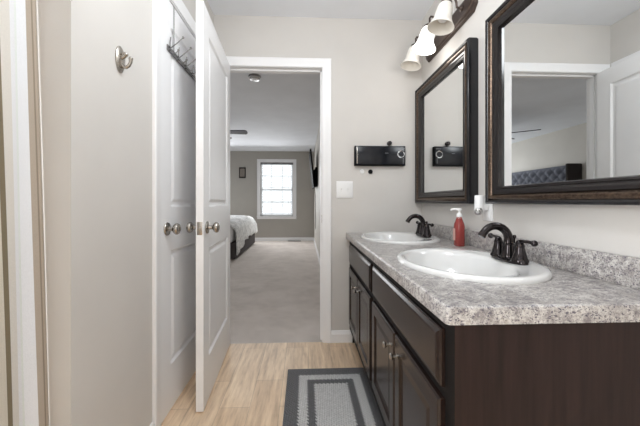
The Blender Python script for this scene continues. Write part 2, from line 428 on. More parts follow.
jm = struct('trim_2', g, M_trim, 'white jamb lining inside the open doorway', 'door jamb')
g = G(); g.box(OX1 - 0.0015, OX1 + 0.001, B + 0.006, B + 0.030, 0.885, 0.945, 0.0005); obj('strike_plate', g, M_nickel, jm, label='metal strike plate')
g = G(); casing(g, lambda a, h, t: (XL + t * 0.9, a, h), DY0 - 0.012, DY1 + 0.012, DZ + 0.005, 0.066)
struct('trim_3', g, M_trim, 'white casing around the closed door in the left wall', 'door casing', smooth=True, angle=25)
g = G()
for a, b in ((DY0 - 0.02, DY0 - 0.002), (DY1 + 0.002, DY1 + 0.02)): g.box(XL - TH, XL, a, b, 0, DZ)
g.box(XL - TH, XL, DY0 - 0.02, DY1 + 0.02, DZ, DZ + 0.02); g.box(XL - 0.075, XL - 0.045, DY0 - 0.002, DY0 + 0.012, 0, DZ); g.box(XL - 0.075, XL - 0.045, DY1 - 0.012, DY1 + 0.002, 0, DZ); g.box(XL - 0.075, XL - 0.045, DY0, DY1, DZ - 0.012, DZ)
struct('trim_4', g, M_trim, 'white jamb lining of the closed door', 'door jamb')

# ------------------------------------------------------------------ two-panel doors
def panel_face(g, xs, zs, cells, y, ins, dep, sgn):
    """flat face at y with recessed/raised panels; sgn = +1 when the face looks to +y."""
    for i in range(len(xs) - 1):
        for k in range(len(zs) - 1):
            x0, x1, z0, z1 = xs[i], xs[i + 1], zs[k], zs[k + 1]
            if (i, k) not in cells:
                g.quad([(x0, y, z0), (x1, y, z0), (x1, y, z1), (x0, y, z1)]); continue
            rs = []
            for o, d in zip(ins, dep):
                rs.append([(x0 + o, y - sgn * d, z0 + o), (x1 - o, y - sgn * d, z0 + o), (x1 - o, y - sgn * d, z1 - o), (x0 + o, y - sgn * d, z1 - o)])
            g.rings(rs)
def door_slab(wd, ht, t):
    g = G(); s = 0.105
    xs = [0, s, wd - s, wd]; zs = [0, 0.222, 0.79, 1.005, ht - 0.118, ht]
    cells = {(1, 1), (1, 3)}; ins = [0, 0.010, 0.024, 0.040, 0.052]; dep = [0, 0.0095, 0.010, 0.0035, 0.003]
    panel_face(g, xs, zs, cells, 0.0, ins, dep, 1); panel_face(g, xs, zs, cells, -t, ins, dep, -1)
    for a, b, c, d in (((0, 0, 0), (0, -t, 0), (0, -t, ht), (0, 0, ht)), ((wd, 0, 0), (wd, -t, 0), (wd, -t, ht), (wd, 0, ht)), ((0, 0, 0), (wd, 0, 0), (wd, -t, 0), (0, -t, 0)), ((0, 0, ht), (wd, 0, ht), (wd, -t, ht), (0, -t, ht))):
        g.quad([a, b, c, d])
    bmesh.ops.remove_doubles(g.bm, verts=g.bm.verts, dist=1e-5)
    return g
def knob_geo(base, axis):
    g = G()
    g.lathe([(0, 0), (0.031, 0), (0.032, 0.003), (0.030, 0.007), (0.020, 0.009), (0.011, 0.011), (0.010, 0.028), (0.013, 0.032), (0.022, 0.036), (0.027, 0.043), (0.0275, 0.050), (0.024, 0.057), (0.014, 0.062), (0, 0.063)], base, axis, 28)
    return g
def make_door(name, label, wd, ht, t, knob_sides, hinge_face):
    r = thing(name, label, 'door'); r['kind'] = 'structure'
    sl = obj('door_slab', door_slab(wd, ht, t), M_door, r, smooth=False)
    for s in knob_sides:
        y = 0.0 if s > 0 else -t
        obj('door_knob', knob_geo((wd - 0.062, y, 0.90), (0, s, 0)), M_nickel, r, label='satin nickel door knob')
    g = G(); g.box(wd - 0.0005, wd + 0.0015, -t / 2 - 0.0125, -t / 2 + 0.0125, 0.868, 0.932, 0.0006); g.box(wd, wd + 0.008, -t / 2 - 0.007, -t / 2 + 0.007, 0.889, 0.911, 0.002)
    obj('latch_plate', g, M_nickel, r, label='satin nickel latch plate')
    for z in (0.2, 1.02, 1.80):
        g = G(); g.lathe([(0, 0), (0.0065, 0), (0.0065, 0.085), (0, 0.085)], (-0.005, hinge_face, z), (0, 0, 1), 12); obj('hinge', g, M_nickel, r, label='nickel hinge')
    return r
# open door: hinged at the left jamb, swung into the bathroom. local +x from the hinge to the latch edge; local +y looks right (into the room)
d1 = make_door('door_1', 'white two-panel door standing open at the doorway', 0.706, 2.019, 0.036, (1, -1), -0.036)
ang = math.atan2(1.467 - 2.180, -0.495 + 0.540)
d1.location = (-0.541, 2.182, 0.010); d1.rotation_euler = (0, 0, ang)
# closed door in left wall: latch edge near the viewer, face flush with wall
d2 = make_door('door_2', 'closed white two-panel door in the left wall', DY1 - DY0 - 0.006, 2.018, 0.036, (1,), 0.004)
d2.location = (XL - 0.004, DY1 - 0.003, 0.010); d2.rotation_euler = (0, 0, -PI / 2)

# ------------------------------------------------------------------ bedroom window
r = thing('window_1', 'bright white-framed bedroom window in the far taupe wall', 'window', (-0.745, D, WZ0)); r['kind'] = 'structure'
g = G(); cw = 0.085
for x0, x1, z0, z1 in ((WX0 - cw, WX0, WZ0, WZ1), (WX1, WX1 + cw, WZ0, WZ1), (WX0 - cw, WX1 + cw, WZ1, WZ1 + cw)): g.box(x0, x1, D - 0.018, D, z0, z1, 0.003)
g.box(WX0 - cw - 0.01, WX1 + cw + 0.01, D - 0.035, D + 0.02, WZ0 - 0.022, WZ0, 0.004); g.box(WX0 - cw, WX1 + cw, D - 0.018, D, WZ0 - 0.075, WZ0 - 0.022, 0.003)
obj('window_casing', g, M_trim, r, smooth=False)
g = G()
for x0, x1, z0, z1 in ((WX0, WX0 + 0.045, WZ0, WZ1), (WX1 - 0.045, WX1, WZ0, WZ1), (WX0, WX1, WZ0, WZ0 + 0.05), (WX0, WX1, WZ1 - 0.05, WZ1), (WX0, WX1, 1.36, 1.41)): g.box(x0, x1, D + 0.055, D + 0.09, z0, z1)
for k in (1, 2):
    x = WX0 + (WX1 - WX0) * k / 3; g.box(x - 0.011, x + 0.011, D + 0.062, D + 0.083, WZ0, WZ1)
for z in (1.03, 1.73): g.box(WX0, WX1, D + 0.062, D + 0.083, z - 0.011, z + 0.011)
obj('window_sash', g, M_trim, r, smooth=False)
g = G(); g.box(WX0 + 0.04, WX1 - 0.04, D + 0.070, D + 0.074, WZ0 + 0.04, WZ1 - 0.04); obj('window_pane', g, M_glass, r, smooth=False)
r = thing('window_blind', 'white horizontal slat blind hanging inside the bedroom window', 'blind', (-0.745, D + 0.03, WZ0))
g = G(); g.box(WX0 + 0.006, WX1 - 0.006, D + 0.008, D + 0.05, WZ1 - 0.055, WZ1 - 0.003, 0.004); obj('head_rail', g, M_grey, r, label='grey head rail')
g = G(); n = 30
for k in range(n):
    z = WZ0 + 0.03 + (WZ1 - 0.07 - WZ0 - 0.03) * k / (n - 1)
    g.quad([(WX0 + 0.012, D + 0.016, z - 0.019), (WX1 - 0.012, D + 0.016, z - 0.019), (WX1 - 0.012, D + 0.044, z + 0.019), (WX0 + 0.012, D + 0.044, z + 0.019)])
obj('slats', g, M_blind, r, smooth=False)
g = G()
for x in (WX0 + 0.13, WX1 - 0.13): g.box(x - 0.003, x + 0.003, D + 0.008, D + 0.010, WZ0 + 0.02, WZ1 - 0.05)
obj('ladder_tape', g, M_blind, r, smooth=False)

# ------------------------------------------------------------------ vanity cabinet
XF, XD = 0.334, 0.317          # face frame front, door front
r = thing('vanity_cabinet', 'dark espresso double vanity cabinet under the granite countertop', 'vanity', (0.6, 1.4, 0))
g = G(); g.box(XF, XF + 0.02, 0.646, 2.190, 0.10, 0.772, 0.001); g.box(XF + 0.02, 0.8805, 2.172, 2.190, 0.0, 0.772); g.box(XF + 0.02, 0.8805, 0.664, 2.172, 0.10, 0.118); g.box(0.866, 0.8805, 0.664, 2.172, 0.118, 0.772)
obj('carcass', g, M_espframe_shade, r, smooth=False)
g = G(); g.prism([(XF + 0.0005, 0.10), (XF + 0.0005, 0.772), (0.8805, 0.772), (0.8805, 0.0), (0.40, 0.0), (0.40, 0.10)], 'y', 0.6455, 0.664); obj('end_panel', g, M_espend, r, smooth=False)
g = G(); g.box(0.40, 0.415, 0.664, 2.172, 0.0, 0.10); obj('toe_kick', g, M_dark, r, smooth=False)
def front(y0, y1, z0, z1, kind):
    """cabinet front in the plane x = XD, looking to -x."""
    g = G()
    if kind == 'drawer': ins = [0, 0.003, 0.005, 0.014, 0.018]; dep = [0.009, 0.006, 0.006, 0.001, 0.0]
    else: ins = [0, 0.004, 0.008, 0.048, 0.056, 0.062, 0.080]; dep = [0.006, 0.001, 0.0, 0.0, 0.007, 0.0075, 0.0045]
    rs = [[(XF, y0, z0), (XF, y1, z0), (XF, y1, z1), (XF, y0, z1)]]
    for o, d in zip(ins, dep): rs.append([(XD + d, y0 + o, z0 + o), (XD + d, y1 - o, z0 + o), (XD + d, y1 - o, z1 - o), (XD + d, y0 + o, z1 - o)])
    g.rings(rs, close_first=True); return g
for y0, y1 in ((0.690, 1.390), (1.434, 2.120)):
    obj('drawer_front', front(y0, y1, 0.600, 0.738, 'drawer'), M_esp, r, smooth=False)
for y0, y1, ky in ((0.690, 1.035, 0.998), (1.045, 1.390, 1.082), (1.434, 1.772, 1.735), (1.782, 2.120, 1.819)):
    dr = obj('cabinet_door', front(y0, y1, 0.165, 0.572, 'door'), M_esp, r, smooth=False)
    g = G(); g.lathe([(0, 0), (0.009, 0), (0.009, 0.002), (0.0055, 0.004), (0.005, 0.013), (0.009, 0.017), (0.0115, 0.0205), (0.0122, 0.0235), (0.009, 0.027), (0, 0.028)], (XD - 0.0002, ky, 0.512), (-1, 0, 0), 20)
    obj('cabinet_knob', g, M_nickel, dr, label='shiny round metal knob')

# countertop
SINKS = (1.070, 1.832); SXC, SA, SB = 0.590, 0.235, 0.280
CF, CN, CZ = 0.307, 0.626, 0.812
def counter():
    g = G(); zt, zb = CZ, CZ - 0.039; N = 48
    # top surface split in two y halves, each with an oval hole
    ysplit = [CN, 1.465, B - 0.001]
    pr = [(0.0, zb), (0.0, zb + 0.004), (0.0, zt - 0.008), (0.0025, zt - 0.0025), (0.008, zt)]   # rolled front edge
    x1 = W - 0.001
    bm = g.bm
    for h in range(2):
        y0, y1 = ysplit[h], ysplit[h + 1]
        if h == 0: y0 = y0 + 0.008
        cx, cy = SXC, SINKS[h]; a, b = SA - 0.02, SB - 0.02
        inner = []; outer = []
        xa, xb = CF + 0.008, x1
        for i in range(N):
            t = 2 * PI * i / N; dx, dy = math.cos(t), math.sin(t)
            inner.append((cx + a * dx, cy + b * dy, zt))
            k = 1e9
            if dx > 1e-9: k = min(k, (xb - cx) / dx)
            if dx < -1e-9: k = min(k, (xa - cx) / dx)
            if dy > 1e-9: k = min(k, (y1 - cy) / dy)
            if dy < -1e-9: k = min(k, (y0 - cy) / dy)
            outer.append((cx + dx * k, cy + dy * k, zt))
        iv = [bm.verts.new(p) for p in inner]; ov = [bm.verts.new(p) for p in outer]; lv = [bm.verts.new((p[0], p[1], zb)) for p in inner]
        for i in range(N):
            j = (i + 1) % N; bm.faces.new((iv[i], iv[j], ov[j], ov[i])); bm.faces.new((iv[j], iv[i], lv[i], lv[j]))
        # corner fillers
        for xq, yq in ((xa, y0), (xa, y1), (xb, y0), (xb, y1)):
            for i in range(N):
                j = (i + 1) % N; p, q = outer[i], outer[j]
                if abs(p[0] - q[0]) > 1e-6 and abs(p[1] - q[1]) > 1e-6 and min(p[0], q[0]) - 1e-6 <= xq <= max(p[0], q[0]) + 1e-6 and min(p[1], q[1]) - 1e-6 <= yq <= max(p[1], q[1]) + 1e-6:
                    bm.faces.new((ov[i], ov[j], bm.verts.new((xq, yq, zt))))
    # edge strip: far end -> front -> round corner -> near end
    R = 0.012; path = []
    path.append(lambda o: (CF + o, B - 0.001))
    for k in range(7):
        a = PI + (PI / 2) * k / 6
        path.append(lambda o, a=a: (CF + R + (R - o) * math.cos(a) if o < R else CF + o, CN + R + (R - o) * math.sin(a) if o < R else CN + o))
    path.append(lambda o: (x1, CN + o))
    rs = []
    for f in path: rs.append([f(o) + (z,) for o, z in pr])
    V = [[bm.verts.new(p) for p in q] for q in rs]
    for a, b in zip(V, V[1:]):
        for k in range(len(pr) - 1): bm.faces.new((a[k], b[k], b[k + 1], a[k + 1]))
    # underside and back
    g.quad([(CF, CN + R, zb), (XF + 0.02, CN + R, zb), (XF + 0.02, B - 0.001, zb), (CF, B - 0.001, zb)])
    g.quad([(CF + R, CN, zb), (x1, CN, zb), (x1, CN + 0.04, zb), (CF + R, CN + 0.04, zb)])
    g.quad([(x1, CN, zb), (x1, B - 0.001, zb), (x1, B - 0.001, zt), (x1, CN, zt)]); g.quad([(CF, B - 0.001, zb), (x1, B - 0.001, zb), (x1, B - 0.001, zt), (CF, B - 0.001, zt)])
    bmesh.ops.remove_doubles(bm, verts=bm.verts, dist=1e-5)
    return g
ct = thing('countertop', 'speckled grey granite countertop with backsplash on the dark vanity', 'countertop', (0.6, 1.4, 0.774))
obj('counter_slab', counter(), M_granite, ct, angle=40)
g = G(); g.box(W - 0.021, W - 0.001, CN, B - 0.001, CZ, 0.893, 0.003); obj('backsplash', g, M_granite, ct)

# ------------------------------------------------------------------ sinks
def make_sink(label):
    r = thing('drop_in_sink', label, 'sink')
    g = G(); N = 64
    # (semi-axes x, y, centre shift x, z) from the outer rim foot to the bowl bottom; the wide flat ledge is on the +x (wall) side
    prof = [(SA, SB, 0, 0.0), (SA + 0.001, SB + 0.001, 0, 0.006), (SA - 0.002, SB - 0.002, 0, 0.013), (SA - 0.008, SB - 0.008, 0, 0.0165), (SA - 0.018, SB - 0.018, -0.002, 0.0165),
            (0.178, 0.240, -0.034, 0.0135), (0.170, 0.230, -0.037, 0.008), (0.164, 0.222, -0.038, -0.006), (0.152, 0.204, -0.038, -0.045), (0.130, 0.168, -0.035, -0.085), (0.088, 0.110, -0.030, -0.112), (0.035, 0.035, -0.022, -0.120), (0.021, 0.021, -0.022, -0.1205)]
    rs = [[(cx + a * math.cos(2 * PI * i / N), b * math.sin(2 * PI * i / N), z) for i in range(N)] for a, b, cx, z in prof]
    g.rings(rs, close_last=False); obj('basin', g, M_porc, r, angle=60)
    g = G(); g.lathe([(0.0, 0.002), (0.010, 0.003), (0.020, 0.003), (0.024, 0.0005), (0.024, -0.004), (0, -0.004)], (-0.022, 0, -0.119), (0, 0, 1), 24); obj('drain', g, M_orb, r, label='dark bronze drain')
    return r
s0 = make_sink('white oval drop-in sink nearest the viewer on the granite counter'); s0.location = (SXC, SINKS[0], CZ); s0['group'] = 'bathroom sinks'
s1 = copy_tree(s0); s1.location = (SXC, SINKS[1], CZ); s1['label'] = 'white oval drop-in sink at the far end of the counter by the door wall'

# ------------------------------------------------------------------ faucets (local: base at z = 0, spout to -x, handles along y)
def make_faucet(label):
    r = thing('bathroom_faucet', label, 'faucet')
    g = G(); n = 40
    def ring(sc, z):
        out = []
        for i in range(n):
            t = 2 * PI * i / n; c, s = math.cos(t), math.sin(t)
            out.append((0.027 * sc * (abs(c) ** 0.8) * (1 if c > 0 else -1), (0.086 + 0.027 * (sc - 1)) * (abs(s) ** 0.8) * (1 if s > 0 else -1), z))
        return out
    g.rings([ring(1.0, 0), ring(1.0, 0.008), ring(0.93, 0.014), ring(0.8, 0.016)], close_first=True); obj('deck_plate', g, M_orb, r)
    g = G(); g.lathe([(0.026, 0.012), (0.026, 0.018), (0.023, 0.024), (0.0195, 0.045), (0.0175, 0.058), (0.019, 0.060), (0.019, 0.064), (0.016, 0.066), (0.0155, 0.070)], (0.0, 0, 0), (0, 0, 1), 28)
    pts = [(0, 0, 0.062), (0, 0, 0.072)] + arc((-0.050, 0.076), 0.050, 0.0, PI * 0.80, 18) 
    e = pts[-1]; pts += [(e[0] - 0.006, 0, e[2] - 0.008), (e[0] - 0.011, 0, e[2] - 0.016)]
    rad = [0.0155, 0.0155] + [0.0152 - 0.0026 * i / 18 for i in range(19)] + [0.0126, 0.0135]
    g.tube(pts, rad, 20); e2 = pts[-1]
    g.lathe([(0, 0.0), (0.0125, 0.0), (0.0135, 0.004), (0.0125, 0.010)], (e2[0], 0, e2[2] - 0.002), (0.5, 0, 0.85), 20)
    obj('spout', g, M_orb, r)
    for s in (-1, 1):
        y = s * 0.056
        g = G(); g.lathe([(0.0275, 0.008), (0.0275, 0.014), (0.0235, 0.020), (0.0185, 0.040), (0.0145, 0.058), (0.0155, 0.060), (0.0155, 0.064), (0.0130, 0.068), (0.0115, 0.076), (0.007, 0.081), (0, 0.082)], (0.0, y, 0), (0, 0, 1), 24)
        h = obj('handle_body', g, M_orb, r)
        g = G(); g.tube([(0, y, 0.075), (0, y + s * 0.014, 0.0785), (0.003, y + s * 0.032, 0.0800), (0.006, y + s * 0.050, 0.0785)], [0.0085, 0.0062, 0.0052, 0.0062], 14); g.sphere((0.0065, y + s * 0.057, 0.0780), 0.0105)
        obj('lever', g, M_orb, h)
    g = G(); g.lathe([(0.003, 0.014), (0.003, 0.080), (0.0055, 0.082), (0.0068, 0.087), (0.0045, 0.093), (0, 0.094)], (0.022, 0, 0), (0, 0, 1), 14); obj('lift_rod', g, M_orb, r)
    return r
f0 = make_faucet('dark bronze two-handle faucet on the nearest sink'); f0.location = (0.742, 1.047, CZ + 0.0145); f0['group'] = 'bathroom faucets'
f1 = copy_tree(f0); f1.location = (0.742, 1.822, CZ + 0.0145); f1['label'] = 'dark bronze two-handle faucet on the far sink by the door wall'

# ------------------------------------------------------------------ soap bottle
r = thing('soap_bottle', 'red liquid soap pump bottle on the counter between the sinks', 'soap dispenser', (0.800, 1.500, CZ))
X, Y = 0.800, 1.500
g = G(); n = 36
def sq(sc_x, sc_y, z):
    return [(X + sc_x * (abs(math.cos(2 * PI * i / n)) ** 0.75) * (1 if math.cos(2 * PI * i / n) > 0 else -1), Y + sc_y * (abs(math.sin(2 * PI * i / n)) ** 0.75) * (1 if math.sin(2 * PI * i / n) > 0 else -1), z) for i in range(n)]
g.rings([sq(0.020, 0.024, CZ + 0.001), sq(0.023, 0.027, CZ + 0.005), sq(0.023, 0.027, CZ + 0.100), sq(0.0215, 0.0255, CZ + 0.114), sq(0.0165, 0.019, CZ + 0.130), sq(0.0125, 0.0135, CZ + 0.144)], close_first=True)
obj('bottle_body', g, M_soap, r, angle=50)
g = G(); g.lathe([(0.0128, 0.1435), (0.0128, 0.152), (0, 0.152)], (X, Y, CZ), (0, 0, 1), 24); obj('bottle_neck', g, M_clear, r, label='clear pink bottle neck')
g = G(); g.lathe([(0.0138, 0.1515), (0.0138, 0.165), (0.012, 0.168), (0.006, 0.170), (0.0045, 0.183), (0.0115, 0.185), (0.0125, 0.190), (0.011, 0.196), (0, 0.197)], (X, Y, CZ), (0, 0, 1), 24)
g.tube([(X, Y, CZ + 0.190), (X - 0.018, Y + 0.012, CZ + 0.191), (X - 0.030, Y + 0.020, CZ + 0.189), (X - 0.033, Y + 0.022, CZ + 0.183)], [0.0065, 0.0055, 0.0048, 0.0045], 12); obj('pump', g, M_white, r, label='white pump head')
g = G(); g.grid(lambda u, v: (X - 0.0236, Y - 0.004 + 0.022 * u, CZ + 0.030 + 0.062 * v), 2, 2); obj('bottle_label', g, M_soaplabel, r, smooth=False, label='pale front label')

# ------------------------------------------------------------------ mirrors
def make_mirror(label, y0, y1, z0, z1):
    """framed mirror on the right wall, looking to -x."""
    r = thing('framed_mirror', label, 'mirror', (W, (y0 + y1) / 2, z0), 'framed wall mirrors')
    def rect(o, x): return [(x, y0 + o, z0 + o), (x, y1 - o, z0 + o), (x, y1 - o, z1 - o), (x, y0 + o, z1 - o)]
    xo, xg = 0.823, 0.853
    g = G(); g.rings([rect(0.004, W - 0.001), rect(0.0, W - 0.012), rect(0.0, xo + 0.010), rect(0.003, xo + 0.003), rect(0.009, xo), rect(0.014, xo + 0.003), rect(0.017, xo + 0.008)], close_last=False); obj('outer_moulding', g, M_frameblk, r, angle=50)
    g = G(); rs = []
    for k in range(9):
        t = k / 8; rs.append(rect(0.017 + 0.024 * t, xo + 0.008 - 0.009 * math.sin(PI * t) + 0.006 * t))
    g.rings(rs, close_last=False); obj('bronze_moulding', g, M_framebr, r, angle=60, label='rubbed bronze band of the frame')
    g = G(); g.rings([rect(0.041, xo + 0.014), rect(0.043, xo + 0.010), rect(0.052, xo + 0.0105), rect(0.056, xo + 0.014), rect(0.064, xo + 0.0155), rect(0.067, xo + 0.013), rect(0.074, xo + 0.016), rect(0.078, xg + 0.001)], close_last=False); obj('inner_moulding', g, M_framedk, r, angle=50)
    g = G(); g.quad(rect(0.074, xg)); g.quad(list(reversed(rect(0.020, W - 0.004)))); 
    g2 = G(); g2.box(xg, xg + 0.005, y0 + 0.070, y1 - 0.070, z0 + 0.070, z1 - 0.070); g.bm.free(); obj('mirror_glass', g2, M_mirror, r, smooth=False, label='silvered mirror glass')
    return r
make_mirror('dark bronze framed mirror above the far sink, next to the corner', 1.463, 2.182, 1.031, 1.873)
make_mirror('dark bronze framed mirror above the nearest sink, showing the doorway', 0.605, 1.324, 1.031, 1.873)

# ------------------------------------------------------------------ vanity light bar
r = thing('vanity_light', 'bronze three-lamp vanity light bar above the mirrors', 'wall lamp', (W, 1.77, 2.09))
LY = (1.578, 1.803, 2.032)
g = G(); c = 0.03
def octo(o, x):
    y0, y1, z0, z1 = 1.470 + o, 2.082 - o, 2.026 + o, 2.140 - o; k = c
    return [(x, y0 + k, z0), (x, y1 - k, z0), (x, y1, z0 + k), (x, y1, z1 - k), (x, y1 - k, z1), (x, y0 + k, z1), (x, y0, z1 - k), (x, y0, z0 + k)]
g.rings([octo(0, W - 0.0005), octo(0, W - 0.012), octo(0.004, W - 0.018), octo(0.012, W - 0.019), octo(0.016, W - 0.026), octo(0.022, W - 0.028)], close_first=True); obj('back_plate', g, M_orb2, r, smooth=False)
AX = Vector((-0.037, 0, -0.160)).normalized()
for i, y in enumerate(LY):
    top = Vector((0.768, y, 2.118))
    g = G()
    g.lathe([(0, 0), (0.016, 0), (0.017, 0.004), (0.012, 0.008), (0.008, 0.012)], (W - 0.027, y, 2.095), (-1, 0, 0), 18)
    q = top - AX * 0.030
    g.tube([(W - 0.030, y, 2.095), (W - 0.055, y, 2.10), (0.826, y, 2.125), (0.812, y, 2.165), (0.798, y, 2.188), (0.781, y, 2.190), (0.775, y, 2.178), tuple(q)], 0.0062, 12)
    arm = obj('lamp_arm', g, M_orb2, r)
    g = G(); g.lathe([(0, -0.034), (0.008, -0.033), (0.010, -0.024), (0.022, -0.018), (0.0305, -0.008), (0.0315, 0.006), (0.0295, 0.006)], top, AX, 28); obj('lamp_cap', g, M_orb2, r, label='bronze lamp cap')
    lit = (i == 1)
    prof = [(0.029, 0.0), (0.0340, 0.008), (0.0395, 0.022), (0.0430, 0.045), (0.0450, 0.070), (0.0490, 0.092), (0.0580, 0.112), (0.0680, 0.130), (0.0705, 0.134), (0.0690, 0.135), (0.0650, 0.129), (0.0550, 0.111), (0.0460, 0.092), (0.0420, 0.070), (0.0400, 0.045), (0.0365, 0.022), (0.0310, 0.010), (0.0260, 0.002)]
    g = G(); g.lathe(prof, top, AX, 40, caps=False); obj('lamp_shade', g, M_shade_lit if lit else M_shade, r, angle=60, label='glowing white glass shade' if lit else 'unlit ribbed white glass shade')
    if not lit:
        g = G()
        g.lathe([(0.014, 0.004), (0.014, 0.030), (0.018, 0.045), (0.026, 0.065), (0.028, 0.080), (0.022, 0.094), (0, 0.100)], top, AX, 20); obj('light_bulb', g, M_white, r)
pl = bpy.data.lights.new('vanity_lamp_light', 'POINT'); pl.energy = 0.8; pl.color = (1.0, 0.96, 0.91); pl.shadow_soft_size = 0.045
po = bpy.data.objects.new('vanity_lamp_light', pl); COL.objects.link(po); po.location = Vector((0.768, 1.803, 2.118)) + AX * 0.20

# ------------------------------------------------------------------ black wall panel device and marks around it
GX = 0.013   # offset of the box along the wall
r = thing('wall_speaker', 'black glossy wall-mounted speaker box with a silver ring on the door wall', 'speaker', (0.556, B, 1.306))
g = G(); g.box(0.354 + GX, 0.732 + GX, 2.156, 2.191, 1.308, 1.454, 0.004); obj('housing', g, M_blackm, r)
g = G(); g.box(0.362 + GX, 0.726 + GX, 2.152, 2.1565, 1.316, 1.450, 0.002); obj('front_panel', g, M_black, r, label='glossy black front')
g = G(); g.box(0.3685 + GX, 0.3745 + GX, 2.1505, 2.1525, 1.320, 1.446, 0.0008); obj('silver_strip', g, M_nickel, r, label='thin silver strip at the left end')
g = G(); g.box(0.7115 + GX, 0.7145 + GX, 2.1505, 2.1525, 1.322, 1.366, 0.0008); obj('side_marking', g, M_grey, r, label='short pale vertical line')
g = G()
n = 28
g.lathe([(0.020, 0), (0.027, 0), (0.028, 0.003), (0.0245, 0.006), (0.021, 0.005), (0.020, 0)], (0.697 + GX, 2.152, 1.392), (0, -1, 0), 32, caps=False); obj('control_ring', g, M_chrome, r, label='silver ring')
g = G()
g.box(0.578 + GX, 0.602 + GX, 2.1513, 2.1525, 1.398, 1.402); obj('logo_mark', g, M_grey, r, smooth=False, label='small pale dash')
g = G()
for k in range(5): g.box(0.683 + GX + k * 0.0085, 0.688 + GX + k * 0.0085, 2.1513, 2.1525, 1.431, 1.438)
obj('lettering', g, M_grey, r, smooth=False, label='tiny pale lettering above the ring')
def wall_knob(x, z, rr, mat, label, cat, name, d=0.02):
    g = G(); g.lathe([(0, 0), (rr, 0), (rr, d * 0.5), (rr * 0.85, d * 0.9), (rr * 0.5, d), (0, d)], (x, B - 0.0005, z), (0, -1, 0), 24); o = obj(name, g, mat, origin=(x, B, z)); put(o, label, cat); return o
wall_knob(0.632, 1.478, 0.0175, M_orb, 'small dark round stud on the door wall just above the black speaker box', 'stud', 'wall_stud', 0.028)
wall_knob(0.490, 1.266, 0.0165, M_blackm, 'small dark round stud on the door wall just below the black speaker box', 'stud', 'wall_stud')
wall_knob(0.428, 1.268, 0.0165, M_white, 'small white round disc on the door wall below the black speaker box', 'disc', 'wall_disc', 0.006)

# light switch
r = thing('light_switch', 'white double light switch plate on the wall beside the doorway', 'light switch', (0.297, B, 1.13))
g = G(); g.box(0.236, 0.358, B - 0.006, B - 0.0005, 1.070, 1.195, 0.003); obj('cover_plate', g, M_white, r)
for x in (0.274, 0.320):
    g = G(); g.box(x - 0.005, x + 0.005, B - 0.0075, B - 0.005, 1.118, 1.148, 0.001); g.prism([(B - 0.006, 1.130), (B - 0.017, 1.141), (B - 0.016, 1.147), (B - 0.006, 1.141)], 'x', x - 0.0035, x + 0.0035); tg = obj('toggle', g, M_white, r)
    for z in (1.086, 1.179):
        g = G(); g.lathe([(0.0035, 0), (0.0035, 0.001), (0, 0.0015)], (x, B - 0.0058, z), (0, -1, 0), 10); obj('screw', g, M_white, r)

# outlet with plug-in night light between the mirrors
r = thing('wall_outlet', 'white outlet plate under the gap between the two mirrors', 'outlet', (W, 1.384, 0.95))
g = G(); g.box(W - 0.006, W - 0.0005, 1.347, 1.421, 0.950, 1.062, 0.003); obj('cover_plate', g, M_white, r)
for z in (0.975, 1.03):
    g = G(); g.box(W - 0.008, W - 0.0055, 1.368, 1.400, z - 0.013, z + 0.013, 0.002); obj('socket', g, M_white, r)
r = thing('plug_in_night_light', 'white cylindrical plug-in night light in the outlet between the mirrors', 'night light', (0.84, 1.385, 0.98))
g = G(); g.lathe([(0, 0.0), (0.0185, 0.0), (0.0215, 0.004), (0.0215, 0.080), (0.019, 0.084), (0, 0.085)], (0.836, 1.385, 0.988), (0.03, 0, 1), 28); g.box(0.840, W - 0.0085, 1.370, 1.400, 1.000, 1.034, 0.004); obj('body', g, M_white, r)
g = G(); g.lathe([(0, 0), (0.018, 0), (0.019, 0.003), (0.014, 0.008), (0.008, 0.010), (0, 0.010)], (0.826, 1.372, 0.996), (-0.45, -0.8, -0.35), 22); obj('lens', g, M_chrome, r, label='round silvery lens')

# ------------------------------------------------------------------ robe hook on left wall
r = thing('robe_hook', 'satin nickel double robe hook on the left wall', 'hook', (XL, 1.09, 1.55))
g = G(); hy = 1.085
g.lathe([(0.025, 0), (0.025, 0.004), (0.021, 0.008), (0.012, 0.0105), (0, 0.011)], (XL + 0.0003, hy, 1.548), (1, 0, 0), 28)
for v in g.bm.verts: v.co.z = 1.548 + (v.co.z - 1.548) * 1.9
obj('back_plate', g, M_nickel, r)
g = G(); g.tube([(XL + 0.006, hy, 1.530), (XL + 0.014, hy, 1.522), (XL + 0.024, hy, 1.520), (XL + 0.033, hy, 1.526), (XL + 0.039, hy, 1.538), (XL + 0.040, hy, 1.550)], [0.0075, 0.0068, 0.006, 0.0056, 0.0056, 0.0066], 14); g.sphere((XL + 0.040, hy, 1.552), 0.0072); obj('lower_prong', g, M_nickel, r)
g = G(); g.tube([(XL + 0.004, hy, 1.552), (XL + 0.014, hy, 1.556), (XL + 0.021, hy, 1.563)], [0.0075, 0.007, 0.0065], 14); g.sphere((XL + 0.022, hy, 1.566), 0.0088); obj('upper_knob', g, M_nickel, r)

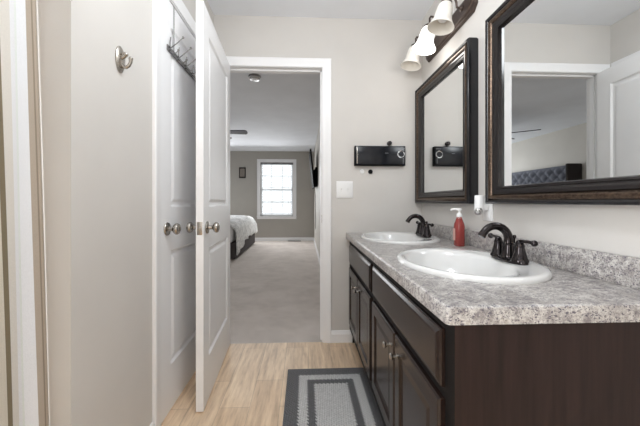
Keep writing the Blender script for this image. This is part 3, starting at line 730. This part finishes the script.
# ------------------------------------------------------------------ over-door hook rack
DX = XL - 0.004
r = thing('over_door_hook_rack', 'metal hook rack hanging over the top of the closed door', 'hook rack', (DX, 1.66, 1.78))
g = G(); g.box(DX + 0.001, DX + 0.006, 1.452, 1.995, 1.772, 1.800, 0.001); obj('rail', g, M_rack, r)
for y in (1.530, 1.927):
    g = G(); g.box(DX + 0.0008, DX + 0.003, y - 0.006, y + 0.006, 1.790, 2.0295, 0.0003); g.box(DX - 0.030, DX + 0.003, y - 0.006, y + 0.006, 2.0288, 2.0306); obj('door_strap', g, M_chrome, r)
for k in range(6):
    y = 1.478 + k * 0.0985
    g = G(); g.tube([(DX + 0.006, y, 1.800), (DX + 0.012, y, 1.796), (DX + 0.035, y, 1.814), (DX + 0.060, y, 1.836), (DX + 0.068, y, 1.844)], 0.0027, 10); g.sphere((DX + 0.069, y, 1.846), 0.0058)
    g.tube([(DX + 0.006, y, 1.786), (DX + 0.020, y, 1.772), (DX + 0.036, y, 1.770), (DX + 0.046, y, 1.782)], 0.0027, 10); g.sphere((DX + 0.047, y, 1.784), 0.0055)
    g.tube([(DX + 0.006, y, 1.802), (DX + 0.007, y, 1.824), (DX + 0.010, y, 1.847)], 0.003, 8)
    obj('hook', g, M_rack, r)

# ------------------------------------------------------------------ rug
g = G(); g.box(-0.25, 0.25, -0.40, 0.40, 0.0, 0.011, 0.004); o = obj('bath_rug', g, M_rug, origin=(0, 0, 0)); o.location = (0.148, 1.430, 0.0005); put(o, 'grey braided rectangular bath rug on the floor before the vanity', 'rug')

# ------------------------------------------------------------------ shower curtain
def curtain():
    g = G(); nu, nv = 160, 24; z0, z1 = 0.10, 2.02
    def pos(u, v):
        L = u * 0.72                                   # metres of cloth from the edge
        y = AY - 0.0035 - L * 0.86
        z = z0 + (z1 - z0) * v
        lean = 0.055 * (1 - v)
        amp = 0.010 * min(1, L / 0.16 + 0.05)
        x = -0.7635 + lean + amp * math.sin(L * 2 * PI / 0.165 + 0.7 + 0.25 * math.sin(v * 5)) + 0.004 * math.sin(L * 60 + v * 3)
        y -= 0.004 * (1 - v) * abs(math.sin(L * 30))
        if L < 0.006: x -= 0.004
        return Vector((x, y, z))
    V = [[g.bm.verts.new(pos(i / nu, j / nv)) for j in range(nv + 1)] for i in range(nu + 1)]
    uvl = g.bm.loops.layers.uv.new('cloth')
    for i in range(nu):
        for j in range(nv):
            f = g.bm.faces.new((V[i][j], V[i + 1][j], V[i + 1][j + 1], V[i][j + 1]))
            for lp, (a, b) in zip(f.loops, ((i, j), (i + 1, j), (i + 1, j + 1), (i, j + 1))): lp[uvl].uv = (a / nu * 0.72 / 0.245, b / nv)
    return g
r = thing('shower_curtain', 'cream, white and taupe striped shower curtain at the left edge', 'shower curtain', (-0.74, 0.1, 0.1))
o = obj('curtain_cloth', curtain(), M_curtain, r, angle=180)
md = o.modifiers.new('thickness', 'SOLIDIFY'); md.thickness = 0.0022
for k in range(9):
    g = G(); y = AY - 0.03 - k * 0.068
    g.tube([(-0.742 + 0.024 * math.cos(a), y, 2.045 + 0.032 * math.sin(a)) for a in [2 * PI * i / 16 for i in range(17)]], 0.0022, 6)
    obj('curtain_ring', g, M_chrome, r)
g = G(); g.tube([(-0.742, AY - 0.001, 2.055), (-0.742, BACK + 0.001, 2.055)], 0.0125, 16); o = obj('curtain_rod', g, M_chrome, origin=(-0.742, 0, 2.04)); put(o, 'chrome rod the striped shower curtain hangs from', 'curtain rod')

# ------------------------------------------------------------------ bedroom furniture
BX0, BX1, BY0, BY1 = -2.98, -1.26, 5.30, 7.42
r = thing('upholstered_bed', 'bed with white duvet, dark upholstered base and tufted headboard beyond the doorway', 'bed', (-2.1, 6.3, 0))
g = G(); g.box(BX0, BX1 + 0.03, BY0, BY1, 0.03, 0.31, 0.02, 3); obj('bed_base', g, M_bedbase, r)
g = G(); g.box(BX0 + 0.02, BX1 - 0.02, BY0 + 0.04, BY1 - 0.04, 0.31, 0.60, 0.06, 4); obj('mattress', g, M_white, r)
g = G()
def duvet(u, v):
    # u across the bed along y, v from the head to over the foot edge
    y = BY0 - 0.02 + (BY1 - BY0 + 0.06) * u
    top = 0.70 + 0.018 * math.sin(u * 9 + v * 4) + 0.012 * math.sin(u * 21 + 1) - 0.10 * max(0, abs(u - 0.5) - 0.38) / 0.12
    low = 0.30 - 0.20 * max(0, 1 - u * 2.6) + 0.02 * math.sin(u * 26)
    s = v * 1.0
    if s < 0.7: return Vector((BX0 + 0.5 + (BX1 - 0.10 - BX0 - 0.5) * s / 0.7, y, top))
    t = (s - 0.7) / 0.3
    if t < 0.45:
        a = t / 0.45 * PI / 2; return Vector((BX1 - 0.10 + 0.15 * math.sin(a), y, top - 0.15 * (1 - math.cos(a))))
    k = (t - 0.45) / 0.55
    return Vector((BX1 + 0.05 + 0.015 * math.sin(u * 34) * k + 0.01 * k, y, (top - 0.15) * (1 - k) + low * k))
g.grid(duvet, 60, 44); o = obj('duvet', g, M_duvet, r, angle=180); md = o.modifiers.new('thickness', 'SOLIDIFY'); md.thickness = 0.02; md.offset = 1
for y in (5.75, 6.85):
    g = G(); g.sphere((-2.62, y, 0.80), 0.34, 0.6, 1.15, 0.36); obj('pillow', g, M_duvet, r)
# headboard with wings
HX, HY0, HY1, HZ = -3.03, 4.95, 7.50, 1.715
g = G(); g.box(XL2 + 0.004, HX - 0.04, HY0 + 0.05, HY1 - 0.05, 0.05, HZ, 0.01)
hb = obj('headboard', g, M_headside, r)
g = G()
def tuft(u, v):
    y = HY0 + 0.055 + (HY1 - HY0 - 0.11) * u; z = 0.45 + (HZ - 0.45) * v
    a = (y - HY0) / 0.21; b = (z - HZ) / 0.20
    p = abs(math.sin(PI * (a + b) / 1.0)) * abs(math.sin(PI * (a - b) / 1.0))
    e = min(1.0, min(v, 1 - v) * 14)
    return Vector((HX - 0.042 + 0.055 * (p ** 0.5) * e + 0.004, y, z))
g.grid(tuft, 170, 90); obj('tufted_panel', g, M_head, hb, angle=180, label='slate blue diamond-tufted panel')
for y0, y1 in ((HY0, HY0 + 0.05), (HY1 - 0.05, HY1)):
    g = G(); g.box(XL2 + 0.004, -2.86, y0, y1, 0.03, HZ, 0.012); obj('headboard_wing', g, M_headside, hb, label='dark brown headboard wing')

# ceiling fan
r = thing('ceiling_fan', 'dark-bladed ceiling fan hanging in the bedroom', 'ceiling fan', (-1.53, 4.86, C))
FX, FY = -1.53, 4.86; FZ = 2.175
g = G(); g.lathe([(0, 0), (0.07, 0), (0.065, 0.03), (0.03, 0.05), (0.012, 0.055), (0.012, 0.125), (0.05, 0.135), (0.10, 0.15), (0.115, 0.18), (0.115, 0.24), (0.09, 0.26), (0.05, 0.27), (0, 0.27)], (FX, FY, C - 0.0005), (0, 0, -1), 32); obj('motor', g, M_blackm, r)
g = G(); g.lathe([(0.06, 0), (0.085, 0.02), (0.09, 0.05), (0.06, 0.085), (0, 0.095)], (FX, FY, C - 0.268), (0, 0, -1), 28); obj('glass_light', g, M_shade, r, label='white glass light bowl')
for k in range(5):
    a = math.radians(2 + 72 * k); ca, sa = math.cos(a), math.sin(a)
    poly = [(0.10, -0.03), (0.22, -0.055), (0.56, -0.068), (0.59, -0.05), (0.60, 0.0), (0.59, 0.05), (0.56, 0.068), (0.22, 0.055), (0.10, 0.03)]
    g = G(); g.prism([(FX + x * ca - y * sa, FY + x * sa + y * ca) for x, y in poly], 'z', FZ, FZ + 0.012)
    for v in g.bm.verts:
        t = -(v.co.x - FX) * sa + (v.co.y - FY) * ca; v.co.z -= t * 0.22
    obj('fan_blade', g, M_fan, r, smooth=False)

# smoke detector
r = thing('smoke_detector', 'round silvery smoke detector on the bedroom ceiling just beyond the doorway', 'smoke detector', (-0.54, 3.235, C))
g = G(); g.lathe([(0, 0), (0.066, 0), (0.066, 0.012), (0.060, 0.016), (0, 0.016)], (-0.54, 3.235, C - 0.0005), (0, 0, -1), 32); obj('mount_ring', g, M_rack, r, label='grey metal mounting ring')
g = G(); g.lathe([(0.058, 0.014), (0.058, 0.030), (0.048, 0.042), (0.02, 0.046), (0, 0.046)], (-0.54, 3.235, C), (0, 0, -1), 32); obj('cover', g, M_satin, r)

# television on a tilted wall bracket
r = thing('wall_television', 'black flat television tilted on its bracket on the bedroom side wall', 'television', (XR2, 6.2, 1.4))
def tilt_box(y0, y1, xt, xb, zt, zb, th):
    g = G(); d = Vector((xt - xb, 0, zt - zb)).normalized(); nrm = Vector((d.z, 0, -d.x))
    g.prism([(xb, zb), (xt, zt), (xt + nrm.x * th, zt + nrm.z * th), (xb + nrm.x * th, zb + nrm.z * th)], 'y', y0, y1, 0.004); return g
obj('screen', tilt_box(5.62, 6.80, 0.098, 0.172, 2.055, 1.335, 0.030), M_blackm, r)
g = G(); g.box(0.215, XR2 - 0.001, 5.9, 6.46, 1.36, 1.74, 0.003); g.box(0.18, 0.25, 6.08, 6.14, 1.42, 1.70); g.box(0.18, 0.25, 6.28, 6.34, 1.42, 1.70); obj('bracket', g, M_blackm, r, smooth=False)
g = G(); g.tube([(0.225, 6.7, 1.40), (0.245, 6.72, 1.2), (0.250, 6.74, 0.8), (0.252, 6.74, 0.42)], 0.006, 8); o = obj('power_cable', g, M_blackm, r)
r = thing('bedroom_outlet', 'white outlet low on the bedroom side wall below the television', 'outlet', (XR2, 6.74, 0.35))
g = G(); g.box(XR2 - 0.006, XR2 - 0.0005, 6.70, 6.78, 0.33, 0.45, 0.002); obj('cover_plate', g, M_white, r)

# small picture on far wall, floor vent
r = thing('small_picture', 'small dark framed picture on the taupe wall left of the window', 'picture', (-1.66, D, 1.68))
g = G(); g.box(-1.75, -1.575, D - 0.02, D - 0.0005, 1.685, 1.970, 0.003); obj('frame', g, M_headside, r)
g = G(); g.box(-1.725, -1.60, D - 0.0225, D - 0.0195, 1.72, 1.935); obj('print', g, M_art, r, smooth=False, label='muted grey print')
g = G(); g.box(-0.445, -0.10, D - 0.135, D - 0.03, 0.0003, 0.006, 0.001)
for k in range(14): g.box(-0.43 + k * 0.0235, -0.42 + k * 0.0235, D - 0.125, D - 0.04, 0.006, 0.0075)
o = obj('floor_vent', g, M_dark, smooth=False); put(o, 'dark floor vent on the carpet below the bedroom window', 'vent')
